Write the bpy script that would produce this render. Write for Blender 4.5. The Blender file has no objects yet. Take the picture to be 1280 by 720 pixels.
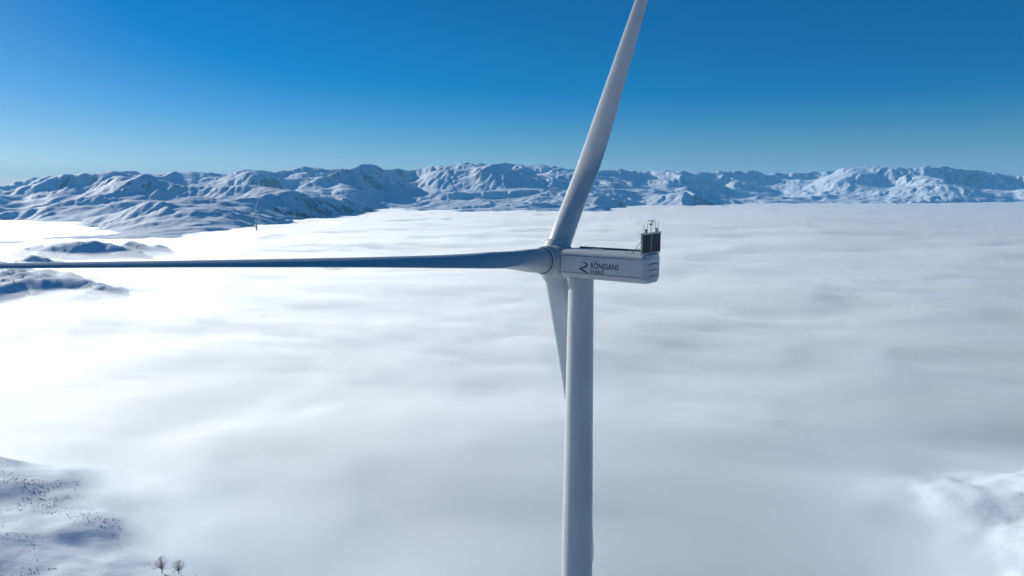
import bpy, bmesh, math, random
import numpy as np
from mathutils import Vector, Matrix

R = math.radians
sc = bpy.context.scene
COL = sc.collection

# ------------------------------------------------------------------ camera
FPX, HORY, CZ = 853.0, 236.0, 120.0            # focal length and horizon row in photo pixels, camera height
PITCH = math.atan((360 - HORY) / FPX)
cam_d = bpy.data.cameras.new('camera')
cam = bpy.data.objects.new('camera', cam_d); COL.objects.link(cam)
cam.location = (0, 0, CZ); cam.rotation_euler = (math.pi / 2 - PITCH, 0, 0)
cam_d.sensor_width = 36.0; cam_d.lens = FPX / 1280 * 36
cam_d.clip_start = 0.5; cam_d.clip_end = 60000
sc.camera = cam

# ------------------------------------------------------------------ light
SUN_AZ, SUN_EL = -51.0, 19.8                   # degrees, azimuth from +Y towards +X
world = bpy.data.worlds.new('World'); sc.world = world; world.use_nodes = True
wn = world.node_tree.nodes; wl = world.node_tree.links
bg = wn['Background']
sky = wn.new('ShaderNodeTexSky'); sky.sky_type = 'NISHITA'; sky.sun_disc = False
sky.sun_elevation = R(SUN_EL); sky.sun_rotation = R(SUN_AZ % 360)
sky.altitude = 2200; sky.air_density = 1.0; sky.dust_density = 0.7; sky.ozone_density = 4.5
grade = wn.new('ShaderNodeHueSaturation'); grade.inputs['Saturation'].default_value = 1.45   # clear high-altitude blue
wl.new(sky.outputs[0], grade.inputs['Color']); wl.new(grade.outputs[0], bg.inputs[0]); bg.inputs[1].default_value = 0.072
sun_d = bpy.data.lights.new('sun', 'SUN'); sun_d.energy = 4.9; sun_d.angle = R(0.53); sun_d.color = (1.0, 0.97, 0.88)
sun = bpy.data.objects.new('sun', sun_d); COL.objects.link(sun)
sdir = Vector((math.sin(R(SUN_AZ)) * math.cos(R(SUN_EL)), math.cos(R(SUN_AZ)) * math.cos(R(SUN_EL)), math.sin(R(SUN_EL))))
sun.rotation_euler = sdir.to_track_quat('Z', 'Y').to_euler()
vs = sc.view_settings; vs.view_transform = 'Standard'; vs.look = 'None'; vs.gamma = 1.0; vs.exposure = 0.06
vs.use_curve_mapping = False
sc.cycles.volume_bounces = 12; sc.cycles.max_bounces = 16; sc.cycles.diffuse_bounces = 3
sc.cycles.transparent_max_bounces = 24
sc.cycles.use_adaptive_sampling = True; sc.cycles.adaptive_threshold = 0.06; sc.cycles.adaptive_min_samples = 32
sc.cycles.use_denoising = True

# ------------------------------------------------------------------ helpers
def ray(px, py):
    x = (px - 640) / FPX; v = (360 - py) / FPX
    c, s = math.cos(PITCH), math.sin(PITCH)
    return np.array([x, c + v * s, -s + v * c])      # direction per unit of optical depth
def at_z(px, py, z):
    d = ray(px, py); t = (z - CZ) / d[2]; return np.array([d[0] * t, d[1] * t, z])

def tag(o, label=None, cat=None, group=None, kind=None):
    for k, v in (('label', label), ('category', cat), ('group', group), ('kind', kind)):
        if v: o[k] = v
    return o
def link(name, me, mat=None, parent=None, smooth=True):
    o = bpy.data.objects.new(name, me); COL.objects.link(o)
    if mat: me.materials.append(mat)
    if parent: o.parent = parent
    if smooth:
        me.polygons.foreach_set('use_smooth', np.ones(len(me.polygons), dtype=bool))
    return o
def mesh_np(name, verts, quads):
    me = bpy.data.meshes.new(name)
    n, f = len(verts), len(quads); k = quads.shape[1]
    me.vertices.add(n); me.vertices.foreach_set('co', np.ascontiguousarray(verts, dtype=np.float32).ravel())
    me.loops.add(f * k); me.loops.foreach_set('vertex_index', np.ascontiguousarray(quads, dtype=np.int32).ravel())
    me.polygons.add(f); me.polygons.foreach_set('loop_start', np.arange(0, f * k, k, dtype=np.int32))
    me.update(calc_edges=True); me.validate()
    return me
def grid_quads(nr, nc, wrap=False):
    i = np.arange(nr - 1)[:, None]; j = np.arange(nc if wrap else nc - 1)[None, :]
    j2 = (j + 1) % nc
    a = i * nc + j; b = i * nc + j2; c = (i + 1) * nc + j2; d = (i + 1) * nc + j
    return np.stack([a, b, c, d], -1).reshape(-1, 4)

_rng = np.random.default_rng(7)
_perm = np.concatenate([_rng.permutation(256)] * 3)
_ga = _rng.random(256) * 2 * np.pi
_gx, _gy = np.cos(_ga), np.sin(_ga)
def perlin(x, y, seed=0):
    x = np.asarray(x, dtype=np.float64) + seed * 17.31; y = np.asarray(y, dtype=np.float64) - seed * 9.77
    xi = np.floor(x).astype(np.int64); yi = np.floor(y).astype(np.int64)
    fx, fy = x - xi, y - yi
    ux = fx * fx * fx * (fx * (fx * 6 - 15) + 10); uy = fy * fy * fy * (fy * (fy * 6 - 15) + 10)
    def g(ix, iy, dx, dy):
        h = _perm[_perm[ix & 255] + (iy & 255)]
        return _gx[h] * dx + _gy[h] * dy
    a = g(xi, yi, fx, fy); b = g(xi + 1, yi, fx - 1, fy)
    c = g(xi, yi + 1, fx, fy - 1); d = g(xi + 1, yi + 1, fx - 1, fy - 1)
    return (a + (b - a) * ux + (c - a) * uy + (a - b - c + d) * ux * uy) * 1.4
def fbm(x, y, oct=5, gain=0.5, lac=2.03, seed=0):
    s = 0; a = 1.0
    for k in range(oct):
        s = s + a * perlin(x, y, seed + k * 3); x = x * lac; y = y * lac; a *= gain
    return s
def ridged(x, y, oct=6, gain=0.5, lac=2.07, seed=0):
    s = 0; a = 1.0; w = 1.0
    for k in range(oct):
        n = 1 - np.abs(perlin(x, y, seed + k * 5)); n = n * n * w
        s = s + a * n; w = np.clip(n * 1.6, 0, 1); x = x * lac; y = y * lac; a *= gain
    return s
def sstep(a, b, x):
    t = np.clip((x - a) / (b - a), 0, 1); return t * t * (3 - 2 * t)

# ------------------------------------------------------------------ materials
def new_mat(name):
    m = bpy.data.materials.new(name); m.use_nodes = True
    return m, m.node_tree.nodes, m.node_tree.links, m.node_tree.nodes['Principled BSDF']
def paint_mat(name, col, rough=0.35, dirt=0.06, scale=0.6):
    m, n, l, b = new_mat(name)
    tc = n.new('ShaderNodeTexCoord'); no = n.new('ShaderNodeTexNoise'); no.inputs['Scale'].default_value = scale; no.inputs['Detail'].default_value = 5
    mp = n.new('ShaderNodeMapping'); mp.inputs['Scale'].default_value = (1, 1, 0.35)
    l.new(tc.outputs['Object'], mp.inputs[0]); l.new(mp.outputs[0], no.inputs['Vector'])
    rp = n.new('ShaderNodeValToRGB')
    rp.color_ramp.elements[0].position = 0.3; rp.color_ramp.elements[1].position = 0.7
    rp.color_ramp.elements[0].color = tuple(c * (1 - dirt) for c in col) + (1,); rp.color_ramp.elements[1].color = tuple(col) + (1,)
    l.new(no.outputs[0], rp.inputs[0]); l.new(rp.outputs[0], b.inputs['Base Color'])
    b.inputs['Roughness'].default_value = rough; b.inputs['Specular IOR Level'].default_value = 0.4
    return m
def snow_mat(name, rock_amt=0.5, sc1=0.004, sc2=0.05, bump=2.0, speck=0.0):
    m, n, l, b = new_mat(name)
    geo = n.new('ShaderNodeNewGeometry')
    sep = n.new('ShaderNodeSeparateXYZ'); l.new(geo.outputs['True Normal'], sep.inputs[0])
    n1 = n.new('ShaderNodeTexNoise'); n1.inputs['Scale'].default_value = sc1; n1.inputs['Detail'].default_value = 8; n1.inputs['Roughness'].default_value = 0.62
    n2 = n.new('ShaderNodeTexNoise'); n2.inputs['Scale'].default_value = sc2; n2.inputs['Detail'].default_value = 6; n2.inputs['Roughness'].default_value = 0.7
    for q in (n1, n2): l.new(geo.outputs['Position'], q.inputs['Vector'])
    # rock shows through where the slope is steep and the noise allows it
    st = n.new('ShaderNodeMapRange'); st.inputs['From Min'].default_value = 0.86; st.inputs['From Max'].default_value = 0.55
    l.new(sep.outputs[2], st.inputs[0])
    a1 = n.new('ShaderNodeMath'); a1.operation = 'MULTIPLY_ADD'; l.new(n1.outputs[0], a1.inputs[0]); a1.inputs[1].default_value = 0.9; l.new(st.outputs[0], a1.inputs[2])
    a2 = n.new('ShaderNodeMath'); a2.operation = 'MULTIPLY_ADD'; l.new(n2.outputs[0], a2.inputs[0]); a2.inputs[1].default_value = 0.8; l.new(a1.outputs[0], a2.inputs[2])
    rm = n.new('ShaderNodeMapRange'); rm.inputs['From Min'].default_value = 1.45 - 0.25 * rock_amt; rm.inputs['From Max'].default_value = 1.75 - 0.25 * rock_amt
    rm.inputs['To Max'].default_value = 0.85
    l.new(a2.outputs[0], rm.inputs[0])
    n3 = n.new('ShaderNodeTexNoise'); n3.inputs['Scale'].default_value = sc2 * 2.4; n3.inputs['Detail'].default_value = 3; n3.inputs['Roughness'].default_value = 0.6
    l.new(geo.outputs['Position'], n3.inputs['Vector'])
    sp1 = n.new('ShaderNodeMapRange'); sp1.inputs['From Min'].default_value = 0.56; sp1.inputs['From Max'].default_value = 0.66; l.new(n3.outputs[0], sp1.inputs[0])
    sp2 = n.new('ShaderNodeMapRange'); sp2.inputs['From Min'].default_value = 0.46; sp2.inputs['From Max'].default_value = 0.60; sp2.inputs['To Max'].default_value = speck; l.new(n1.outputs[0], sp2.inputs[0])
    sp3 = n.new('ShaderNodeMath'); sp3.operation = 'MULTIPLY'; l.new(sp1.outputs[0], sp3.inputs[0]); l.new(sp2.outputs[0], sp3.inputs[1])
    sp4 = n.new('ShaderNodeMath'); sp4.operation = 'MAXIMUM'; l.new(sp3.outputs[0], sp4.inputs[0]); l.new(rm.outputs[0], sp4.inputs[1])
    mx = n.new('ShaderNodeMix'); mx.data_type = 'RGBA'
    mx.inputs['A'].default_value = (0.76, 0.83, 0.90, 1); mx.inputs['B'].default_value = (0.13, 0.115, 0.11, 1)
    l.new(sp4.outputs[0], mx.inputs['Factor']); l.new(mx.outputs['Result'], b.inputs['Base Color'])
    b.inputs['Roughness'].default_value = 0.75; b.inputs['Specular IOR Level'].default_value = 0.25
    bp = n.new('ShaderNodeBump'); bp.inputs['Strength'].default_value = 0.6; bp.inputs['Distance'].default_value = bump
    l.new(n2.outputs[0], bp.inputs['Height']); l.new(bp.outputs[0], b.inputs['Normal'])
    return m

M_snow_far = snow_mat('mountain_snow', 0.15, 0.005, 0.03, 4.5, 0.55)
M_snow_mid = snow_mat('hill_snow', 0.2, 0.03, 0.25, 0.5, 0.25)
M_snow = snow_mat('ground_snow', 0.0, 0.05, 0.5, 0.4)
M_white = paint_mat('white_grey_paint', (0.57, 0.59, 0.60))
M_blade = paint_mat('blade_gelcoat', (0.57, 0.59, 0.60), 0.32)
M_tower = paint_mat('tower_paint', (0.57, 0.59, 0.60), 0.38, 0.14, 0.25)
M_dark = paint_mat('dark_gap', (0.03, 0.032, 0.04), 0.7)
M_rad = paint_mat('radiator_core', (0.012, 0.012, 0.016), 0.55, 0.3, 8)
M_metal = paint_mat('galvanised_steel', (0.45, 0.46, 0.48), 0.4, 0.2, 3); M_metal.node_tree.nodes['Principled BSDF'].inputs['Metallic'].default_value = 0.6
M_steel = paint_mat('dark_steel', (0.16, 0.165, 0.18), 0.6, 0.2, 3)
M_navy = paint_mat('navy_print', (0.008, 0.022, 0.12), 0.5)
M_print = paint_mat('charcoal_print', (0.010, 0.022, 0.09), 0.5)
M_red = paint_mat('lamp_glass', (0.35, 0.03, 0.02), 0.2)
M_bark = paint_mat('bare_bark', (0.30, 0.25, 0.23), 0.9, 0.3, 2)
M_scrub = paint_mat('dry_scrub', (0.10, 0.085, 0.08), 0.9, 0.4, 1)

# ------------------------------------------------------------------ terrain
# skyline and foot of the mountains, photo pixels
SKY_PX = [(-200, 226), (-100, 224), (-40, 232), (0, 231), (18, 230), (33, 223.5), (47, 220), (55, 219.5), (62, 223), (80, 217.5), (100, 217.5), (110, 218), (130, 216),
 (145, 213.5), (158, 212), (172, 215.5), (200, 217), (222, 215), (248, 213.2), (262, 216.5), (275, 215), (290, 217), (305, 211), (320, 211.5),
 (338, 214.5), (352, 215), (370, 209), (391, 207.5), (400, 211), (420, 212), (440, 209.5), (455, 204.5), (462, 203), (470, 207), (480, 210),
 (500, 210.5), (515, 213), (530, 209.5), (540, 206.5), (560, 207), (585, 203), (600, 205), (632, 203.5), (650, 204.5), (690, 207), (705, 210),
 (720, 210), (755, 212.5), (770, 210.5), (800, 215), (815, 213), (832, 211), (845, 214.5), (870, 213.5), (890, 214.5), (927, 211.5), (940, 214),
 (960, 216.5), (1000, 215.5), (1030, 214), (1050, 210), (1085, 207.5), (1110, 209), (1130, 209), (1160, 207.5), (1175, 207.8), (1200, 210.5),
 (1230, 213.5), (1255, 217), (1262, 219), (1280, 219.5), (1340, 214), (1400, 218), (1500, 212)]
FOOT_PX = [(-200, 300), (0, 297), (60, 294), (150, 293), (200, 292), (260, 288), (320, 281.5), (400, 273), (450, 266), (480, 260), (520, 261), (560, 263),
 (640, 264), (700, 263), (750, 262), (800, 256.5), (860, 257), (900, 254.5), (1000, 253.5), (1280, 252.5), (1500, 252)]
CREST_D = [(-200, 5200), (0, 5200), (150, 4900), (270, 5000), (330, 4800), (440, 5000), (560, 6200), (680, 7200), (800, 7400), (1000, 8000), (1280, 7600), (1500, 7600)]

def mountains():
    cell = 13.0
    xs = np.arange(-8000, 8000 + cell, cell); ys = np.arange(1100, 10000 + cell, cell)
    X, Y = np.meshgrid(xs, ys)
    wx = fbm(X / 1500, Y / 1500, 4, seed=31) * 180; wy = fbm(X / 1500, Y / 1500, 4, seed=47) * 180
    pxx = 640 + FPX * (X + wx * 0.5) / (Y * math.cos(PITCH) + 15)
    pxx = np.clip(pxx, -200, 1500)
    fp = np.array(FOOT_PX); cd = np.array(CREST_D); sk = np.array(SKY_PX)
    df = CZ * FPX / (np.interp(pxx, fp[:, 0], fp[:, 1]) - HORY)
    dc = np.interp(pxx, cd[:, 0], cd[:, 1])
    skx = np.arange(-200, 1501, 5); sky_s = np.interp(skx, sk[:, 0], sk[:, 1])
    sky_s = np.convolve(np.pad(sky_s, 8, 'edge'), np.ones(17) / 17, 'valid')
    zc = CZ + dc * (HORY - np.interp(pxx, skx, sky_s)) / FPX
    s = (Y + wy - df) / (dc - df)
    sp = np.clip(s, 0, 1)
    prof = np.where(s < 0, s * 1.6, np.where(s < 1, 0.24 * sp + 0.76 * sp ** 1.8, 1 - (s - 1) * 0.9))
    env = sstep(-0.06, 0.22, s)
    q = 0.75 * X + 0.66 * Y; p = 0.75 * Y - 0.66 * X
    rg = ridged((p + 1.3 * wx) / 2500, (q + 1.3 * wy) / 3900, 7, 0.44, seed=3) - 0.95
    lf = fbm(X / 2600, Y / 2200, 3, seed=11)
    md = fbm((X + 0.6 * wx) / 620, (Y + 0.6 * wy) / 560, 5, 0.5, seed=71)
    H = zc * prof * (1 + 0.12 * lf) + env * ((rg * 300 + lf * 40) * (0.38 + 0.62 * sp) + md * 16 - 4)
    H = np.maximum(H, -75 + 6 * md)
    # water erosion, droplets run all together
    ny, nx = H.shape
    rng = np.random.default_rng(3)
    Hf = H.copy()
    for rnd in range(6):
        N = 110000
        px = rng.random(N) * (nx - 3) + 1; py = rng.random(N) * (ny - 3) + 1
        dx = np.zeros(N); dy = np.zeros(N); sed = np.zeros(N); vel = np.ones(N); wat = np.ones(N)
        for k in range(60):
            ix = px.astype(np.int64); iy = py.astype(np.int64); fx = px - ix; fy = py - iy
            h00 = Hf[iy, ix]; h10 = Hf[iy, ix + 1]; h01 = Hf[iy + 1, ix]; h11 = Hf[iy + 1, ix + 1]
            gx = (h10 - h00) * (1 - fy) + (h11 - h01) * fy; gy = (h01 - h00) * (1 - fx) + (h11 - h10) * fx
            h = h00 * (1 - fx) * (1 - fy) + h10 * fx * (1 - fy) + h01 * (1 - fx) * fy + h11 * fx * fy
            dx = dx * 0.25 - gx * 0.75; dy = dy * 0.25 - gy * 0.75
            L = np.hypot(dx, dy) + 1e-9; dx /= L; dy /= L
            qx = np.clip(px + dx, 1, nx - 2.01); qy = np.clip(py + dy, 1, ny - 2.01)
            jx = qx.astype(np.int64); jy = qy.astype(np.int64); gx2 = qx - jx; gy2 = qy - jy
            h2 = Hf[jy, jx] * (1 - gx2) * (1 - gy2) + Hf[jy, jx + 1] * gx2 * (1 - gy2) + Hf[jy + 1, jx] * (1 - gx2) * gy2 + Hf[jy + 1, jx + 1] * gx2 * gy2
            dh = h2 - h
            cap = np.maximum(-dh, 0.05) * vel * wat * 0.9
            er = np.where((dh > 0), -np.minimum(dh, sed), np.where(sed > cap, -(sed - cap) * 0.15, np.minimum((cap - sed) * 0.28, -dh)))
            cnt = np.bincount(iy * nx + ix, minlength=nx * ny)[iy * nx + ix]
            er = np.clip(er / np.maximum(cnt * 0.35, 1), -5, 5)
            sed = sed + er
            for (ox, oy, w) in ((0, 0, (1 - fx) * (1 - fy)), (1, 0, fx * (1 - fy)), (0, 1, (1 - fx) * fy), (1, 1, fx * fy)):
                Hf -= np.bincount((iy + oy) * nx + ix + ox, weights=er * w, minlength=nx * ny).reshape(ny, nx)
            vel = np.sqrt(np.maximum(vel * vel - dh * 0.12, 0.05)); vel = np.minimum(vel, 4); wat *= 0.975
            px, py = qx, qy
        # settle a little, as snow does
        sm = (Hf[:-2, 1:-1] + Hf[2:, 1:-1] + Hf[1:-1, :-2] + Hf[1:-1, 2:]) / 4
        Hf[1:-1, 1:-1] = Hf[1:-1, 1:-1] * 1.0 + sm * 0.0
    H = Hf
    # bring the crest to the height that its skyline shows
    pxe = 640 + FPX * X / (Y * math.cos(PITCH) + 15)
    bins = np.clip(((pxe + 200) / 6).astype(np.int64), 0, 283)
    tgt = np.interp(np.arange(284) * 6 - 197, sk[:, 0], sk[:, 1])
    fov = (pxe > -200) & (pxe < 1500)
    wgt = sstep(0.25, 0.95, s)
    for it in range(5):
        c, sn = math.cos(PITCH), math.sin(PITCH)
        dep = Y * c - (H - CZ) * sn; row = 360 - FPX * (Y * sn + (H - CZ) * c) / dep
        top = np.full(284, 400.0); np.minimum.at(top, bins[fov], row[fov])
        arg = np.interp(np.arange(284) * 6 - 197, cd[:, 0], cd[:, 1])
        dz = (top - tgt) * arg / FPX
        k = 13 if it < 3 else 5
        dz = np.convolve(np.pad(dz, k // 2, 'edge'), np.ones(k) / k, 'valid')
        H = H + wgt * np.interp(pxe, np.arange(284) * 6 - 197, dz)
    return xs, ys, H

def sample(xs, ys, H, x, y):
    u = np.clip((x - xs[0]) / (xs[1] - xs[0]), 0, len(xs) - 1.001); v = np.clip((y - ys[0]) / (ys[1] - ys[0]), 0, len(ys) - 1.001)
    i = u.astype(np.int64); j = v.astype(np.int64); f = u - i; g = v - j
    return H[j, i] * (1 - f) * (1 - g) + H[j, i + 1] * f * (1 - g) + H[j + 1, i] * (1 - f) * g + H[j + 1, i + 1] * f * g

mxs, mys, MH = mountains()
def build_mountains():
    nc, nr = 1250, 430
    az = np.linspace(R(-47), R(47), nc)[None, :]
    yy = 1350 * (9500 / 1350) ** (np.linspace(0, 1, nr) ** 0.9)[:, None]
    x = np.tan(az) * yy; y = np.broadcast_to(yy, x.shape)
    z = sample(mxs, mys, MH, x, y)
    env = sstep(-10, 60, z)
    q = 0.8 * x + 0.6 * y; p = 0.8 * y - 0.6 * x
    low = sstep(-25, 10, z) * sstep(160, 60, z)
    z = z + low * (fbm(x / 420, y / 420, 3, 0.5, seed=17) * 14 + (ridged(p / 300, q / 640, 5, 0.52, seed=19) - 0.9) * 16)
    z = z + env * (fbm(x / 130, y / 130, 4, 0.58, seed=5) * 2.5) + (ridged((p + 30 * perlin(x / 200, y / 200, 8)) / 170, q / 620, 4, 0.55, seed=15) - 0.9) * 5 * env
    # the rim sinks below the plain so that the range has no open edge above ground
    z = np.where(z < -55, z - 20, z)
    V = np.stack([x, y, z], -1).reshape(-1, 3)
    me = mesh_np('mountain_range', V, grid_quads(nr, nc))
    tag(link('mountain_range', me, M_snow_far), kind='structure')
build_mountains()

# the near ground: a snow ridge carrying the turbine, a slope at the left, islands in the fog
def seg_dist(x, y, ax, ay, bx, by):
    dx, dy = bx - ax, by - ay; L2 = dx * dx + dy * dy
    t = np.clip(((x - ax) * dx + (y - ay) * dy) / L2, 0, 1)
    return np.hypot(x - ax - t * dx, y - ay - t * dy), t
P1 = at_z(0, 572, 0); P2 = at_z(150, 640, 0); P3 = at_z(185, 725, 0)
def near_height(x, y):
    z = -34 + fbm(x / 260, y / 260, 3, seed=21) * 8
    # slope at the lower left: rises to the left of the fog edge
    d1 = ((x - P1[0]) * (P3[1] - P1[1]) - (y - P1[1]) * (P3[0] - P1[0])) / math.hypot(P3[0] - P1[0], P3[1] - P1[1])
    d1 = d1 + fbm(x / 90, y / 90, 3, seed=23) * 16
    hill = np.where(d1 > 0, 29 * (1 - np.exp(-d1 / 90)), d1 * 0.3)
    fade = np.exp(-np.maximum(np.hypot(x + 300, y - 150) - 330, 0) / 120)
    hill = hill - np.maximum(y - P1[1] - 5, 0) * 0.6 + fbm(x / 45, y / 45, 4, 0.5, seed=25) * 2.2 * sstep(-40, 20, d1) - 3 * np.exp(-((fbm(x / 120, y / 60, 2, seed=27) + 0.1) / 0.12) ** 2) * sstep(-10, 30, d1)
    z = np.maximum(z, -40 + (hill + 40) * fade)
    # ridge with the turbine
    d, t = seg_dist(x, y, 8.7, 86, -150, 120); z = np.maximum(z, -3 - d * 0.17 - (d / 60) ** 2 * 2)
    # bright spur at the lower right
    a = at_z(1238, 618, 0); b = at_z(1420, 630, 2)
    d, t = seg_dist(x, y, a[0], a[1], b[0], b[1]); d = d + fbm(x / 40, y / 40, 3, seed=29) * 7
    z = np.maximum(z, 0.5 + 8 * t - np.maximum(d, 0) * 0.2 - (d / 27) ** 2 + fbm(x / 25, y / 25, 3, seed=30) * 0.7)
    a = at_z(1285, 640, 0); b = at_z(1330, 760, 0)
    d, t = seg_dist(x, y, a[0], a[1], b[0], b[1]); d = d + fbm(x / 30, y / 30, 3, seed=28) * 6
    z = np.maximum(z, 0.2 + 1.5 * t - np.maximum(d, 0) * 0.26 - (d / 18) ** 2 + fbm(x / 26, y / 26, 3, seed=32) * 0.7)
    # spur at the left, between fog and blade
    a = at_z(92, 366, 0); b = at_z(-160, 352, 0)
    d, t = seg_dist(x, y, a[0], a[1], b[0], b[1]); d = np.abs(d + fbm(x / 90, y / 90, 4, seed=33) * 22)
    z = np.maximum(z, 3 + 38 * t ** 0.75 - 34 * (d / 150) ** 1.5 + (ridged(x / 70, y / 70, 5, 0.55, seed=35) - .9) * 5)
    # islands
    for (px, py, dist, top, lx, ly, rot, sd) in ISLES:
        rr = ray(px, py); cx, cy = rr[0] / rr[1] * dist, dist
        u = (x - cx) * math.cos(rot) + (y - cy) * math.sin(rot); v = -(x - cx) * math.sin(rot) + (y - cy) * math.cos(rot)
        u = u + fbm(x / 80, y / 80, 4, 0.55, seed=sd) * 24; v = v + fbm(x / 80, y / 80, 4, 0.55, seed=sd + 9) * 24
        q = np.sqrt((u / lx) ** 2 + (v / ly) ** 2)
        b = top + 8 - (top + 34) * q ** 1.6 * 0.55 + (ridged(x / 60, y / 60, 5, 0.55, seed=sd + 2) - .9) * 4.5 - 8
        z = np.maximum(z, b)
    return z
ISLES = [(48, 325, 1090, 16, 56, 50, 0.1, 51), (72, 318, 1200, 18, 60, 56, 0.2, 52), (102, 318, 1230, 25, 150, 64, -0.05, 53),
         (168, 314, 1330, 17, 90, 60, -0.1, 54)]

def build_ground():
    # inner sheet with the near relief
    nc, nr = 540, 390
    az = np.linspace(R(-62), R(62), nc)[None, :]
    rr = 60 * (2100 / 60) ** np.linspace(0, 1, nr)[:, None]
    x = np.sin(az) * rr; y = np.cos(az) * rr
    z = near_height(x, y)
    edge = sstep(2100, 1900, rr) * sstep(R(62), R(58), np.abs(az))
    z = -50 + (z + 50) * edge
    me = mesh_np('snow_hills', np.stack([x, y, np.broadcast_to(z, x.shape)], -1).reshape(-1, 3), grid_quads(nr, nc))
    tag(link('snow_hills', me, M_snow_mid), kind='structure')
    # the plain under the fog, out to the horizon
    nc, nr = 96, 40
    az = np.linspace(0, 2 * np.pi, nc, endpoint=False)[None, :]
    rr = 30 * (14500 / 30) ** np.linspace(0, 1, nr)[:, None]
    x = np.sin(az) * rr; y = np.cos(az) * rr
    z = -60 + fbm(x / 900, y / 900, 3, seed=61) * 4
    V = np.stack([x, y, z], -1).reshape(-1, 3); Q = grid_quads(nr, nc, True)
    V = np.vstack([V, [0, 0, -60]])
    me = mesh_np('ground', V, Q)
    tag(link('ground', me, M_snow), kind='structure')
build_ground()

# ------------------------------------------------------------------ fog sea
def fog_top(x, y):
    d = np.hypot(x, y)
    near = np.exp(-d / 900)
    ax, ay = x / 1.0 + 0.35 * y, y
    z = fbm(ax / 1100, ay / 800, 3, seed=81) * 8
    z = z + fbm(ax / 330, ay / 240, 3, 0.5, seed=83) * (8.0 - 3.0 * near)
    bil = np.abs(fbm((ax + 90 * perlin(x / 220, y / 220, 85)) / 190, ay / 150, 4, 0.5, seed=84))
    z = z + (0.35 - bil) * (8.5 - 6.5 * near) * (0.45 + 0.55 * sstep(-0.3, 0.5, perlin(x / 700, y / 700, 86)))
    z = z + fbm((x + 25 * perlin(x / 90, y / 90, 87)) / 75, y / 75, 3, 0.5, seed=88) * (2.3 - 1.5 * near) * (0.5 + sstep(-0.4, 0.4, perlin(x / 420, y / 420, 89)))
    z = z - 3.0
    z = z - 0.00028 * np.maximum(d - 3500, 0)
    return z
def build_fog():
    naz, nr = 860, 680
    # finer in front of the camera, coarse behind
    u = np.linspace(-1, 1, naz, endpoint=False)
    az = np.pi * (0.36 * u + 0.64 * u ** 5)[None, :]
    rr = 60 * (14400 / 60) ** np.linspace(0, 1, nr)[:, None]
    x = np.sin(az) * rr; y = np.cos(az) * rr
    z = fog_top(x, y)
    V = np.stack([x, y, z], -1).reshape(-1, 3)
    Q = grid_quads(nr, naz, True)
    n0 = len(V)
    xb, yb = x[-1], y[-1]
    V = np.vstack([V, np.stack([xb, yb, np.full_like(xb, -66.0)], -1), [[0, 0, float(fog_top(0.0, 0.0))], [0, 0, -66.0]]])
    j = np.arange(naz); j2 = (j + 1) % naz; last = (nr - 1) * naz
    side = np.stack([last + j, last + j2, n0 + j2, n0 + j], -1)
    capt = np.stack([np.full(naz, n0 + naz), j2, j, j], -1)
    capb = np.stack([np.full(naz, n0 + naz + 1), n0 + j, n0 + j2, n0 + j2], -1)
    me = bpy.data.meshes.new('fog_sea')
    faces = np.vstack([Q, side]).tolist() + [t[:3] for t in capt.tolist()] + [t[:3] for t in capb.tolist()]
    me.from_pydata(V.tolist(), [], faces); me.update()
    m = bpy.data.materials.new('fog'); m.use_nodes = True
    n, l = m.node_tree.nodes, m.node_tree.links
    n.remove(n['Principled BSDF'])
    pv = n.new('ShaderNodeVolumePrincipled')
    pv.inputs['Color'].default_value = (0.988, 0.998, 1.0, 1); pv.inputs['Density'].default_value = 0.085; pv.inputs['Anisotropy'].default_value = 0.52
    l.new(pv.outputs[0], n['Material Output'].inputs['Volume'])
    o = link('fog_sea', me, m)
    tag(o, 'white sea of fog filling the valley below the turbine', 'fog', kind='stuff')
build_fog()

def build_wisps():
    # thin drifting mist over the fog round the hills, which veils their flanks
    naz, nr = 200, 260
    az = np.linspace(R(-58), R(-14), naz)[None, :]
    rr = 200 * (1900 / 200) ** np.linspace(0, 1, nr)[:, None]
    x = np.sin(az) * rr; y = np.cos(az) * rr
    b = fog_top(x, y) - 6.0
    h = 12 + 11 * fbm((x + 0.5 * y) / 170, y / 120, 4, 0.5, seed=95)
    h = h * (0.12 + 0.88 * sstep(320, 700, rr))
    rim = sstep(R(-14), R(-22), az) * sstep(200, 260, rr) * sstep(1900, 1500, rr) * sstep(R(-58), R(-54), az)
    t = b + 3.5 + (h + 2.5) * rim
    n = naz * nr
    V = np.vstack([np.stack([x, y, t], -1).reshape(-1, 3), np.stack([x, y, b], -1).reshape(-1, 3)])
    Q = grid_quads(nr, naz)
    i = np.arange(nr - 1); j = np.arange(naz - 1)
    e = lambda a, c: np.stack([a, c, c + n, a + n], -1)
    S = np.vstack([e(j + 1, j), e((nr - 1) * naz + j, (nr - 1) * naz + j + 1), e(i * naz, (i + 1) * naz), e((i + 1) * naz + naz - 1, i * naz + naz - 1)])
    me = mesh_np('fog_wisps', V, np.vstack([Q, Q[:, ::-1] + n, S[:, ::-1]]))
    bm = bmesh.new(); bm.from_mesh(me); bmesh.ops.recalc_face_normals(bm, faces=bm.faces); bm.to_mesh(me); bm.free()
    m = bpy.data.materials['fog'].copy(); m.name = 'thin_fog'
    for q in m.node_tree.nodes:
        if q.type == 'PRINCIPLED_VOLUME': q.inputs['Density'].default_value = 0.0065
    tag(link('fog_wisps', me, m), 'thin veils of mist over the snowy hills at the fog edge', 'mist', kind='stuff')
build_wisps()

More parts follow.
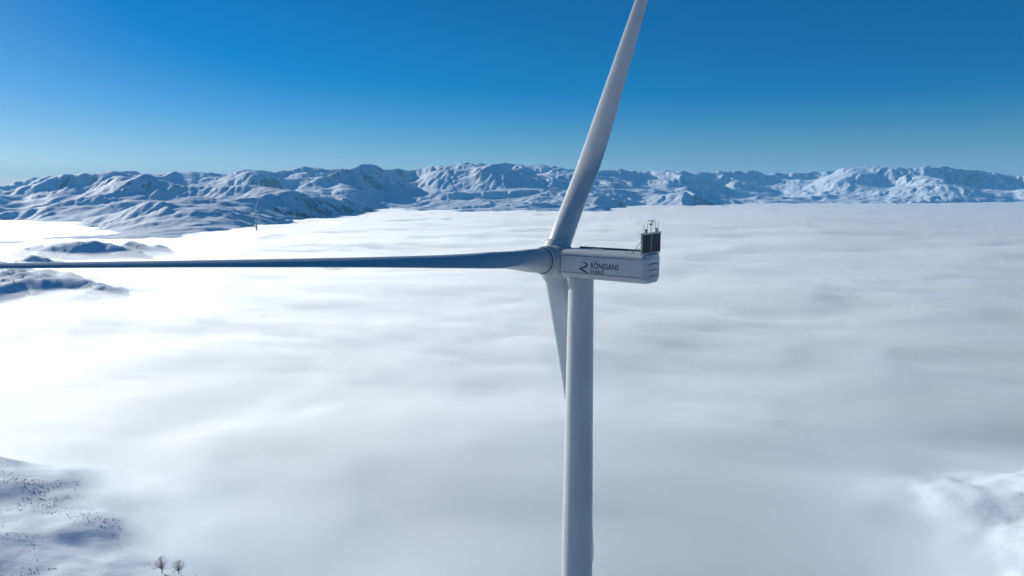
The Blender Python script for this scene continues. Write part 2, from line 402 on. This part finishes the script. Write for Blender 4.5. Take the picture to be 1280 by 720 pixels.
# ------------------------------------------------------------------ wind turbines
def empty(name, loc):
    o = bpy.data.objects.new(name, None); COL.objects.link(o); o.location = loc; o.empty_display_size = 1
    return o
class MB:
    """collects shapes; build() links them as one mesh object"""
    def __init__(self): self.v = []; self.f = []
    def loft(self, rings, cap0=True, cap1=True):
        b = len(self.v); n = len(rings[0])
        for r in rings: self.v += [tuple(float(c) for c in p) for p in r]
        for k in range(len(rings) - 1):
            for j in range(n):
                j2 = (j + 1) % n
                self.f.append((b + k * n + j, b + k * n + j2, b + (k + 1) * n + j2, b + (k + 1) * n + j))
        if cap0: self.f.append(tuple(b + j for j in range(n))[::-1])
        if cap1: self.f.append(tuple(b + (len(rings) - 1) * n + j for j in range(n)))
    def tube(self, pts, rad, n=8):
        pts = [np.array(p, float) for p in pts]; rings = []
        rads = rad if isinstance(rad, (list, tuple)) else [rad] * len(pts)
        for k, p in enumerate(pts):
            d = pts[min(k + 1, len(pts) - 1)] - pts[max(k - 1, 0)]; d = d / np.linalg.norm(d)
            a = np.cross(d, [0, 0, 1.0] if abs(d[2]) < 0.9 else [1.0, 0, 0]); a /= np.linalg.norm(a); b = np.cross(d, a)
            rings.append([p + rads[k] * (math.cos(t) * a + math.sin(t) * b) for t in np.linspace(0, 2 * math.pi, n, endpoint=False)])
        self.loft(rings)
    def box(self, O, A, B, C, lo, hi):
        """box in the frame O + a*A + b*B + c*C"""
        P = lambda a, b, c: tuple(O + a * A + b * B + c * C)
        i = len(self.v)
        self.v += [P(a, b, c) for a in (lo[0], hi[0]) for b in (lo[1], hi[1]) for c in (lo[2], hi[2])]
        for q in ((0, 1, 3, 2), (4, 6, 7, 5), (0, 4, 5, 1), (2, 3, 7, 6), (0, 2, 6, 4), (1, 5, 7, 3)): self.f.append(tuple(i + k for k in q))
    def revolve(self, O, A, B, C, prof, n=40):
        """profile of (along A, radius)"""
        self.loft([[O + h * A + r * (math.cos(t) * B + math.sin(t) * C) for t in np.linspace(0, 2 * math.pi, n, endpoint=False)] for h, r in prof])
    def build(self, name, mat, parent, smooth=True, angle=35, bevel=0):
        me = bpy.data.meshes.new(name); me.from_pydata(self.v, [], self.f)
        bm = bmesh.new(); bm.from_mesh(me); bmesh.ops.remove_doubles(bm, verts=bm.verts, dist=1e-5); bmesh.ops.recalc_face_normals(bm, faces=bm.faces)
        if bevel: bmesh.ops.bevel(bm, geom=[e for e in bm.edges if len(e.link_faces) == 2 and e.calc_face_angle() > 0.5], offset=bevel, segments=2, affect='EDGES')
        bm.to_mesh(me); bm.free()
        o = link(name, me, mat, parent, smooth)
        if smooth: me.set_sharp_from_angle(angle=R(angle))
        return o

TB = [1.2, 4, 9, 14, 20, 30, 40, 50, 60, 64, 66]
TC = [3.05, 3.05, 3.35, 3.9, 3.7, 3.1, 2.5, 1.9, 1.3, .9, .3]
TL = [1.52, 1.52, 1.35, 1.22, 1.15, 1.0, .8, .62, .42, .3, .1]
TT = [1.0, 1.0, .62, .40, .30, .24, .21, .19, .18, .17, .16]
def smooth_interp(t, xs, ys):
    f = np.linspace(xs[0] - 6, xs[-1] + 6, 800); y = np.interp(f, xs, ys)
    k = np.hanning(45); k /= k.sum(); y2 = np.convolve(np.pad(y, 22, 'edge'), k, 'valid')
    return np.interp(t, f, np.where((f < xs[0] + 1) | (f > xs[-1] - 2.2), y, y2))
def blade_mesh(O, s, ch, r0, n_st, n_sec, twist_sign=1.0, feather=0.0):
    th = np.cross(s, ch)
    mb = MB(); rings = []
    ts = np.concatenate([np.linspace(r0, 20, n_st), np.linspace(20, 66, n_st)[1:]])
    for t in ts:
        c = float(smooth_interp(t, TB, TC)); le = float(smooth_interp(t, TB, TL)); tr = float(smooth_interp(t, TB, TT))
        w = float(sstep(3.5, 13, t))
        tw = twist_sign * R(13.0) * max(0, 1 - t / 55) ** 1.6 * w + feather * w
        cs, sn = math.cos(tw), math.sin(tw)
        bend = 1.3 * (t / 66) ** 2
        ring = []
        for a in np.linspace(0, 2 * math.pi, n_sec, endpoint=False):
            x = 0.5 - 0.5 * math.cos(a)                       # 0 at the leading edge, 1 at the trailing edge
            sgn = 1 if a < math.pi else -1
            yt = tr * 5 * (0.2969 * math.sqrt(x) - 0.1260 * x - 0.3516 * x * x + 0.2843 * x ** 3 - 0.1015 * x ** 4) + 0.004 * x
            camber = 0.035 * 4 * x * (1 - x)
            y_air = sgn * yt + camber
            y_cir = 0.5 * tr * math.sin(a)
            yy = (y_air * w + y_cir * (1 - w)) * c
            xx = x * c - le
            p = O + t * s + (xx * cs - yy * sn) * ch + (xx * sn + yy * cs) * th
            ring.append(p)
        rings.append(ring)
    mb.loft(rings)
    return mb

def turbine(hub, psi, theta, tilt, cone, base_z, label, group, detail, feather=0.0):
    z = np.array([0, 0, 1.0])
    ah = np.array([-math.sin(psi), math.cos(psi), 0]); u = np.array([math.cos(psi), math.sin(psi), 0])
    a = ah * math.cos(tilt) + z * math.sin(tilt); up = z * math.cos(tilt) - ah * math.sin(tilt)
    OVER = 4.1
    T = hub - OVER * ah
    base = np.array([T[0], T[1], base_z])
    root = empty('wind_turbine', tuple(base)); tag(root, label, 'wind turbine', group)
    H = hub - base; T = T - base                                    # from here on relative to the foot
    n = 64 if detail else 14
    # tower
    ztop = H[2] - 1.75
    mb = MB()
    rad = lambda h: float(np.interp(ztop - h, [0, 37, 120], [1.57, 2.03, 2.35]))
    mb.loft([[np.array([rad(h) * math.cos(t), rad(h) * math.sin(t), h]) for t in np.linspace(0, 2 * math.pi, n, endpoint=False)] for h in np.linspace(0, ztop, 24)])
    tower = mb.build('tower', M_tower, root)
    if detail:
        for h in (ztop - 0.25, ztop - 22.0, ztop - 47.0, ztop - 74.0):
            if h < 2: continue
            mb = MB(); r = rad(h) + 0.03
            mb.revolve(np.array([0, 0, h]), z, np.array([1., 0, 0]), np.array([0, 1., 0]), [(-0.07, r - 0.02), (-0.06, r), (0.06, r), (0.07, r - 0.02)], 64)
            mb.build('flange_ring', M_tower, tower)
    v = -u                                                          # the side of the nacelle that the photo shows
    O = np.array([T[0], T[1], H[2]])
    W = 2.15
    F0, F1 = 1.62, -9.2
    P = lambda f, vv, zz: O + f * ah + vv * v + zz * z
    def shell(path, f0, f1, th=0.05, steps=2):
        """bent sheet running along the nacelle: outer path plus an inner copy"""
        inner = [(p[0] * (1 - th / W), p[1] * (1 - th / 1.7)) for p in path]
        prof = path + inner[::-1]
        m = MB(); m.loft([[P(f, q[0], q[1]) for q in prof] for f in np.linspace(f0, f1, steps)]); return m
    if not detail:
        m = MB(); m.loft([[P(f, q[0], q[1]) for q in [(1.7, 1.65), (2.15, 1.2), (2.15, -1.1), (1.6, -1.8), (-1.6, -1.8), (-2.15, -1.1), (-2.15, 1.2), (-1.7, 1.65)]] for f in (F0, -9.8)])
        nac = m.build('nacelle', M_white, root)
    else:
        m = MB()
        core = [(1.66, 1.58), (2.06, 1.28), (2.09, -1.22), (1.55, -1.72), (-1.55, -1.72), (-2.09, -1.22), (-2.06, 1.28), (-1.66, 1.58)]
        m.loft([[P(f, q[0], q[1]) for q in core] for f in (F0 - 0.05, F1 + 0.02)])
        m.loft([[P(f, q[0] * 0.66, q[1] * 0.90) for q in core] for f in (F1 + 0.01, F1 - 0.50)])
        nac = m.build('nacelle', M_dark, root)
        top = [(-W, 1.10), (-2.13, 1.30), (-2.05, 1.42), (-1.80, 1.60), (-1.6, 1.65), (-0.8, 1.69), (0, 1.70), (0.8, 1.69), (1.6, 1.65), (1.80, 1.60), (2.05, 1.42), (2.13, 1.30), (W, 1.10)]
        shell(top, F0, F1).build('roof_cowl', M_white, nac)
        bot = [(W, -1.08), (2.12, -1.24), (2.02, -1.38), (1.70, -1.68), (1.5, -1.77), (1.2, -1.80), (-1.2, -1.80), (-1.5, -1.77), (-1.70, -1.68), (-2.02, -1.38), (-2.12, -1.24), (-W, -1.08)]
        shell(bot, F0, F1).build('floor_cowl', M_white, nac)
        for sg in (1, -1):
            for f0, f1 in ((F0, -3.62), (-3.63, F1)):
                m = MB(); m.box(O, ah, v * sg, z, (f1, W - 0.06, -1.0), (f0, W, 1.02)); m.build('side_panel', M_white, nac, bevel=0.006)
        # rear end: bands that draw in towards the back, dark gaps between them
        full = lambda k: [(q[0] * (1 - 0.20 * k), q[1] * (1 - 0.05 * k)) for q in ([(1.8, 1.60), (2.1, 1.36)])]
        levels = [(1.66, 1.105), (1.085, 0.505), (0.475, -0.115), (-0.145, -0.735), (-0.765, -1.245), (-1.265, -1.78)]
        for zt, zb in levels:
            m = MB()
            def hw(zz): return float(np.interp(zz, [-1.8, -1.2, 1.3, 1.65], [1.50, 2.13, 2.13, 1.72]))
            rings = []
            for k, f in enumerate((F1, F1 - 0.18, F1 - 0.45, F1 - 0.62)):
                q = (0, 0.05, 0.30, 0.75)[k]; zs = 1 - (0, 0.0, 0.015, 0.05)[k]
                a_, b_ = hw(zt) - q, hw(zb) - q
                rings.append([P(f, a_, zt * zs), P(f, b_, zb * zs), P(f, -b_, zb * zs), P(f, -a_, zt * zs)])
            m.loft(rings); m.build('rear_panel', M_white, nac)
        for zz in (0.53, -0.19, -0.93):                              # louvre slots
            m = MB(); m.box(P(F1 - 0.60, 0, zz), v, ah, z, (-0.85, -0.045, -0.04), (1.33, 0.03, 0.04)); m.build('louvre_slot', M_dark, nac)
        # roof furniture
        m = MB(); m.box(P(-2.2, -0.2, 1.69), ah, v, z, (-0.9, -0.6, 0), (0.9, 0.6, 0.09)); m.build('roof_hatch', M_white, nac, bevel=0.02)
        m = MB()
        m.box(P(0, 0, 0), ah, v, z, (-8.4, -1.86, 1.50), (1.3, -1.74, 1.86)); m.build('roof_edge_strip', M_steel, nac)  # dark raised strip along the far roof edge
        for f in (-6.9, -7.6):
            m = MB(); m.tube([P(f, 1.62, 1.6), P(f, 1.62, 1.82), P(f - 0.28, 1.62, 1.82), P(f - 0.28, 1.62, 1.6)], 0.025, 6); m.build('anchor_loop', M_metal, nac)
        # cooler on the roof at the rear
        FC = -9.3; zb, zt = 1.80, 3.92
        m = MB()
        for vv in (2.47, 0.0, -2.47): m.box(P(FC, vv, 0), ah, v, z, (-0.09, -0.06, 1.60), (0.09, 0.06, zt + 0.05))
        m.box(P(FC, 0, 0), ah, v, z, (-0.14, -2.55, zt + 0.05), (0.14, 2.55, zt + 0.17)); m.box(P(FC, 0, 0), ah, v, z, (-0.10, -2.53, zb - 0.12), (0.10, 2.53, zb - 0.002))
        cool = m.build('cooler_frame', M_metal, root)
        for v0, v1 in ((0.075, 2.40), (-2.40, -0.075)):
            m = MB(); m.box(P(FC, 0, 0), ah, v, z, (-0.08, v0, zb), (0.08, v1, zt)); rad_ = m.build('radiator', M_rad, cool)
        for vv in (2.40, -2.40):
            m = MB(); m.tube([P(FC + 0.1, vv, zt - 0.75), P(-7.7, vv * 0.72, 1.62)], 0.04, 6); m.build('brace', M_steel, cool)
            m = MB(); m.tube([P(FC + 0.1, vv, 2.45), P(-8.28, vv * 0.83, 2.28)], 0.028, 6); m.build('brace_tie', M_steel, cool)
        m = MB(); zz = zt + 0.17
        arc = [(-1.0, 0), (-1.0, 1.15), (-0.95, 1.32), (-0.8, 1.42), (0.8, 1.42), (0.95, 1.32), (1.0, 1.15), (1.0, 0)]
        m.tube([P(FC, q[0], zz + q[1]) for q in arc], 0.032, 6); m.build('lightning_hoop', M_steel, cool)
        for vv, hh in ((0.22, 0.95), (-0.15, 1.22)):
            m = MB(); m.tube([P(FC, vv, zz), P(FC, vv, zz + hh)], 0.03, 6)
            if hh > 1: m.box(P(FC, vv, zz + hh), ah, v, z, (-0.13, -0.13, 0), (0.13, 0.13, 0.09))
            else: m.box(P(FC, vv, zz + hh), ah, v, z, (-0.25, -0.015, -0.05), (0.15, 0.015, 0.12))
            m.build('wind_sensor', M_dark, cool)
        for vv in (1.45, -1.45):
            m = MB(); m.revolve(P(FC, vv, zz), z, ah, v, [(0, 0.20), (0.18, 0.20), (0.20, 0.16), (0.30, 0.16)], 14); lp = m.build('warning_lamp', M_white, cool)
            m = MB(); m.revolve(P(FC, vv, zz), z, ah, v, [(0.30, 0.14), (0.40, 0.14), (0.45, 0.09), (0.46, 0.01)], 14); m.build('lens', M_dark, cool)
        for vv in (2.0, -1.95):
            m = MB(); m.tube([P(FC, vv, zz - 0.1), P(FC, vv, zz + 1.25)], [0.034, 0.018], 6); m.build('lightning_rod', M_steel, cool)
        # yaw ring between tower and nacelle, bearing cover between nacelle and hub
        m = MB(); m.revolve(np.array([0, 0, ztop]), z, ah, v, [(-0.02, 1.62), (0.0, 1.66), (0.12, 1.66), (0.2, 1.5)], 48); m.build('yaw_ring', M_dark, root)
        m = MB(); m.revolve(P(F0 - 0.05, 0, 0.0), a, v, np.cross(a, v), [(0, 1.62), (0.45, 1.62)], 48); m.build('bearing_cover', M_dark, root)
        lettering(nac, P, W + 0.004, ah, v, z, base)
    # hub
    B_, C_ = u, up
    m = MB()
    m.revolve(H, a, B_, C_, [(-2.25, 1.70), (-2.17, 1.88), (-1.8, 2.08), (-0.9, 2.22), (0.0, 2.24), (0.8, 2.12), (1.6, 1.75), (2.1, 1.20), (2.4, 0.60), (2.48, 0.02)], 48 if detail else 12)
    hb = m.build('hub', M_white, root, angle=50)
    for k in range(3):
        an = theta + k * 2 * math.pi / 3
        r = math.cos(an) * up - math.sin(an) * u
        s = r * math.cos(cone) + a * math.sin(cone); nn = a * math.cos(cone) - r * math.sin(cone)
        ch = -nn; tn = np.cross(s, ch)
        if detail:
            m = MB(); m.revolve(H, s, ch, tn, [(0.9, 1.92), (1.9, 1.88), (2.2, 1.82), (2.30, 1.72), (2.30, 1.56)], 48); m.build('blade_collar', M_white, hb)
            m = MB(); m.revolve(H, s, ch, tn, [(2.15, 1.63), (2.335, 1.63), (2.335, 1.52)], 48); m.build('blade_seal', M_dark, hb)
        blade_mesh(H, s, ch, 2.1, 34 if detail else 10, 40 if detail else 12, TW_SIGN, feather).build('blade', M_blade, root, angle=50)
    return root
TW_SIGN = -1.0

def lettering(nac, P, W, ah, v, z, base):
    c0 = P(0, W, 0) + base - np.array([0, 0, CZ]); 
    def side(px, py):
        d = ray(px, py); t = float(np.dot(c0, v) / np.dot(d, v)); q = d * t - c0
        return float(np.dot(q, ah)), float(q[2])
    def text(name, body, p0, p1, hgt, bold, mat):
        cu = bpy.data.curves.new(name, 'FONT'); cu.body = body; cu.offset = bold; cu.extrude = 0.0; cu.resolution_u = 4
        t = bpy.data.objects.new(name, cu); COL.objects.link(t)
        bpy.context.view_layer.update()
        me = bpy.data.meshes.new_from_object(t.evaluated_get(bpy.context.evaluated_depsgraph_get()))
        bpy.data.objects.remove(t); bpy.data.curves.remove(cu)
        co = np.empty(len(me.vertices) * 3, dtype=np.float32); me.vertices.foreach_get('co', co); co = co.reshape(-1, 3)
        x0, x1 = co[:, 0].min(), co[:, 0].max()
        f0, z0 = side(*p0); f1, z1 = side(*p1)
        cap = 0.70                                                     # capital height of the built-in face
        fx = f0 + (co[:, 0] - x0) / (x1 - x0) * (f1 - f0)
        fz = z0 + co[:, 1] / cap * hgt
        V = np.array([P(a, W, b) for a, b in zip(fx, fz)], dtype=np.float32)
        me.vertices.foreach_set('co', V.ravel()); me.update()
        link(name, me, mat, nac, smooth=False)
    text('company_name', 'R\u00d6NESANS', (738.3, 335.4), (773.3, 338.6), 0.66, 0.02, M_print)
    text('company_subtitle', 'ENERJ\u0130', (738.3, 341.6), (754.5, 343.1), 0.42, 0.012, M_print)
    # ribbon emblem
    f0, z0 = side(723.8, 340.6); f1, z1 = side(735.6, 341.8); zt = side(724, 327.2)[1]
    m = MB()
    for pts in ([(-.02, .93, .015), (.2, .985, .03), (.45, .985, .07), (.70, .93, .12), (.84, .80, .16), (.80, .66, .17), (.60, .55, .16), (.35, .48, .12), (.12, .42, .08), (.0, .37, .02)],
                [(.0, .40, .03), (.16, .36, .13), (.36, .26, .17), (.60, .15, .15), (.82, .06, .10), (1.03, -.03, .02)]):
        L = []; Rr = []
        for k, (x, y, w) in enumerate(pts):
            x2, y2 = pts[min(k + 1, len(pts) - 1)][:2]; x1, y1 = pts[max(k - 1, 0)][:2]
            dx, dy = x2 - x1, y2 - y1; q = math.hypot(dx, dy); nx, ny = -dy / q, dx / q
            for lst, sg in ((L, 1), (Rr, -1)): lst.append((x + sg * nx * w / 2, y + sg * ny * w / 2))
        off = 0.0 if len(pts) > 7 else 0.003
        pt = lambda q: tuple(P(f0 + q[0] * (f1 - f0), W + off, z0 + q[1] * (zt - z0)))
        b = len(m.v); m.v += [pt(q) for q in L] + [pt(q) for q in Rr]; k = len(L)
        m.f += [(b + i, b + i + 1, b + k + i + 1, b + k + i) for i in range(k - 1)]
    m.build('emblem', M_navy, nac, smooth=False)

HUB = np.array([5.35, 87.33, CZ - 9.13])
turbine(HUB, R(54.0), R(86.1), R(4.1), R(4.7), -4.0, 'large pale grey wind turbine with dark cooler panels and blue company lettering in the foreground', 'wind turbines above the fog', True, R(-1.2))
def far_turbine(px, py, dist, psi, theta, label):
    d = ray(px, py); p = d / d[1] * dist; p[2] += CZ
    turbine(p, psi, theta, R(4), R(3), -60.0, label, 'wind turbines above the fog', False)
far_turbine(318.5, 264, 2080, R(54), R(100), 'tiny distant wind turbine rising from the fog at the foot of the mountains')
far_turbine(787.5, 288, 2700, R(54), R(2), 'faint distant wind turbine sunk in fog with one blade tip showing')


# ------------------------------------------------------------------ trees and scrub on the near snow
def ground_hit(px, py):
    d = ray(px, py); t = np.linspace(90, 1500, 6000)
    g = near_height(d[0] * t, d[1] * t); k = int(np.argmax(CZ + d[2] * t < g))
    return np.array([d[0] * t[k], d[1] * t[k], g[k]])
def bare_tree(px, py, height, seed, label):
    rnd = random.Random(seed); p = ground_hit(px, py)
    root = empty('bare_tree', (p[0], p[1], p[2] - 0.15)); tag(root, label, 'tree', 'bare trees at the fog edge')
    tr = MB(); cr = MB()
    top = np.array([rnd.uniform(-.1, .1), rnd.uniform(-.1, .1), height * 0.26])
    tr.tube([np.zeros(3), top * 0.5, top], [height * .03, height * .026, height * .022], 7)
    C = np.array([0, 0, height * 0.60]); ax = np.array([.42, .42, .40]) * height
    def unit():
        while True:
            v = np.array([rnd.uniform(-1, 1) for _ in range(3)]); q = np.linalg.norm(v)
            if 0.1 < q < 1: return v / q
    for k in range(46):                                      # limbs fan out from the trunk to a round crown, twigs fill it
        d = unit()
        if d[2] < -0.55: d[2] *= -1
        end = C + d * ax * rnd.uniform(.72, 1.0)
        mid = top + (end - top) * 0.5 + np.array([0, 0, -0.06 * height]) * rnd.random() + unit() * 0.04 * height
        cr.tube([top * rnd.uniform(.8, 1.0), mid, end], [height * .010, height * .006, 0.006], 4)
        for j in range(9):
            f = rnd.uniform(.35, 1.0); p0 = mid + (end - mid) * f if f > .5 else top + (mid - top) * (f * 2)
            e = d * 0.8 + unit() * 0.9; e = e / np.linalg.norm(e)
            p1 = p0 + e * height * rnd.uniform(.07, .16); cr.tube([p0, (p0 + p1) / 2 + unit() * .02 * height, p1], [0.011, 0.008, 0.005], 3)
    tr.build('trunk', M_bark, root); cr.build('crown', M_bark, root)
bare_tree(202.5, 716, 5.8, 3, 'rounder of two bare brown trees at the fog edge, nearer the snowy slope')
bare_tree(223.5, 717.5, 5.0, 8, 'smaller sparser bare tree at the fog edge, right of its neighbour')

def scrub():
    rng = np.random.default_rng(12)
    P_ = []
    def scatter(n, x0, x1, y0, y1, s0, s1, dens, minz):
        x = rng.uniform(x0, x1, n); y = rng.uniform(y0, y1, n)
        w = fbm(x / dens, y / (dens * 0.55), 3, 0.6, seed=91) + 0.5 * perlin(x / (dens * 0.2), y / (dens * 0.2), 92)
        z = near_height(x, y)
        keep = (rng.random(n) < sstep(-0.1, 0.7, w)) & (z > minz)
        for a, b, c in zip(x[keep], y[keep], z[keep]): P_.append((a, b, c, rng.uniform(s0, s1)))
    scatter(26000, -330, -90, 165, 330, 0.14, 0.38, 38, -3)
    scatter(5000, -900, -430, 620, 960, 0.5, 1.5, 80, -1)
    scatter(500, 150, 300, 200, 300, 0.12, 0.3, 40, -1)
    V = []; F = []
    for (x, y, z, s) in P_:
        n = 5; b = len(V); ph = rng.random() * 6.28
        for k in range(n):
            a = ph + k * 6.283 / n + rng.uniform(-.3, .3); L = s * rng.uniform(.6, 1.1)
            ca, sa = math.cos(a), math.sin(a)
            V += [(x - sa * .13 * s, y + ca * .13 * s, z - .08), (x + sa * .13 * s, y - ca * .13 * s, z - .08), (x + ca * L * .8 + sa * .1 * s, y + sa * L * .8 - ca * .1 * s, z + L * .75), (x + ca * L * .45 - sa * .15 * s, y + sa * L * .45 + ca * .15 * s, z + L * .8)]
            F.append((b, b + 1, b + 2, b + 3)); b += 4
    me = bpy.data.meshes.new('scrub'); me.from_pydata(V, [], F)
    tag(link('scrub', me, M_scrub, None, False), 'dark dry scrub dotted over the near snow slopes', 'scrub', kind='stuff')
scrub()

# ------------------------------------------------------------------ haze
m_h = bpy.data.materials.new('haze'); m_h.use_nodes = True
m_h.node_tree.nodes.remove(m_h.node_tree.nodes['Principled BSDF'])
hv = m_h.node_tree.nodes.new('ShaderNodeVolumePrincipled')
hv.inputs['Color'].default_value = (0.20, 0.60, 1.0, 1); hv.inputs['Density'].default_value = 5.5e-5; hv.inputs['Anisotropy'].default_value = 0.0
m_h.node_tree.links.new(hv.outputs[0], m_h.node_tree.nodes['Material Output'].inputs['Volume'])
mb = MB(); mb.box(np.zeros(3), np.array([1., 0, 0]), np.array([0, 1., 0]), np.array([0, 0, 1.]), (-15000, -15000, -240), (15000, 15000, 480))
hz = mb.build('haze', m_h, None, smooth=False)
tag(hz, 'thin blue haze of clear winter air over the valley', 'haze', kind='stuff')
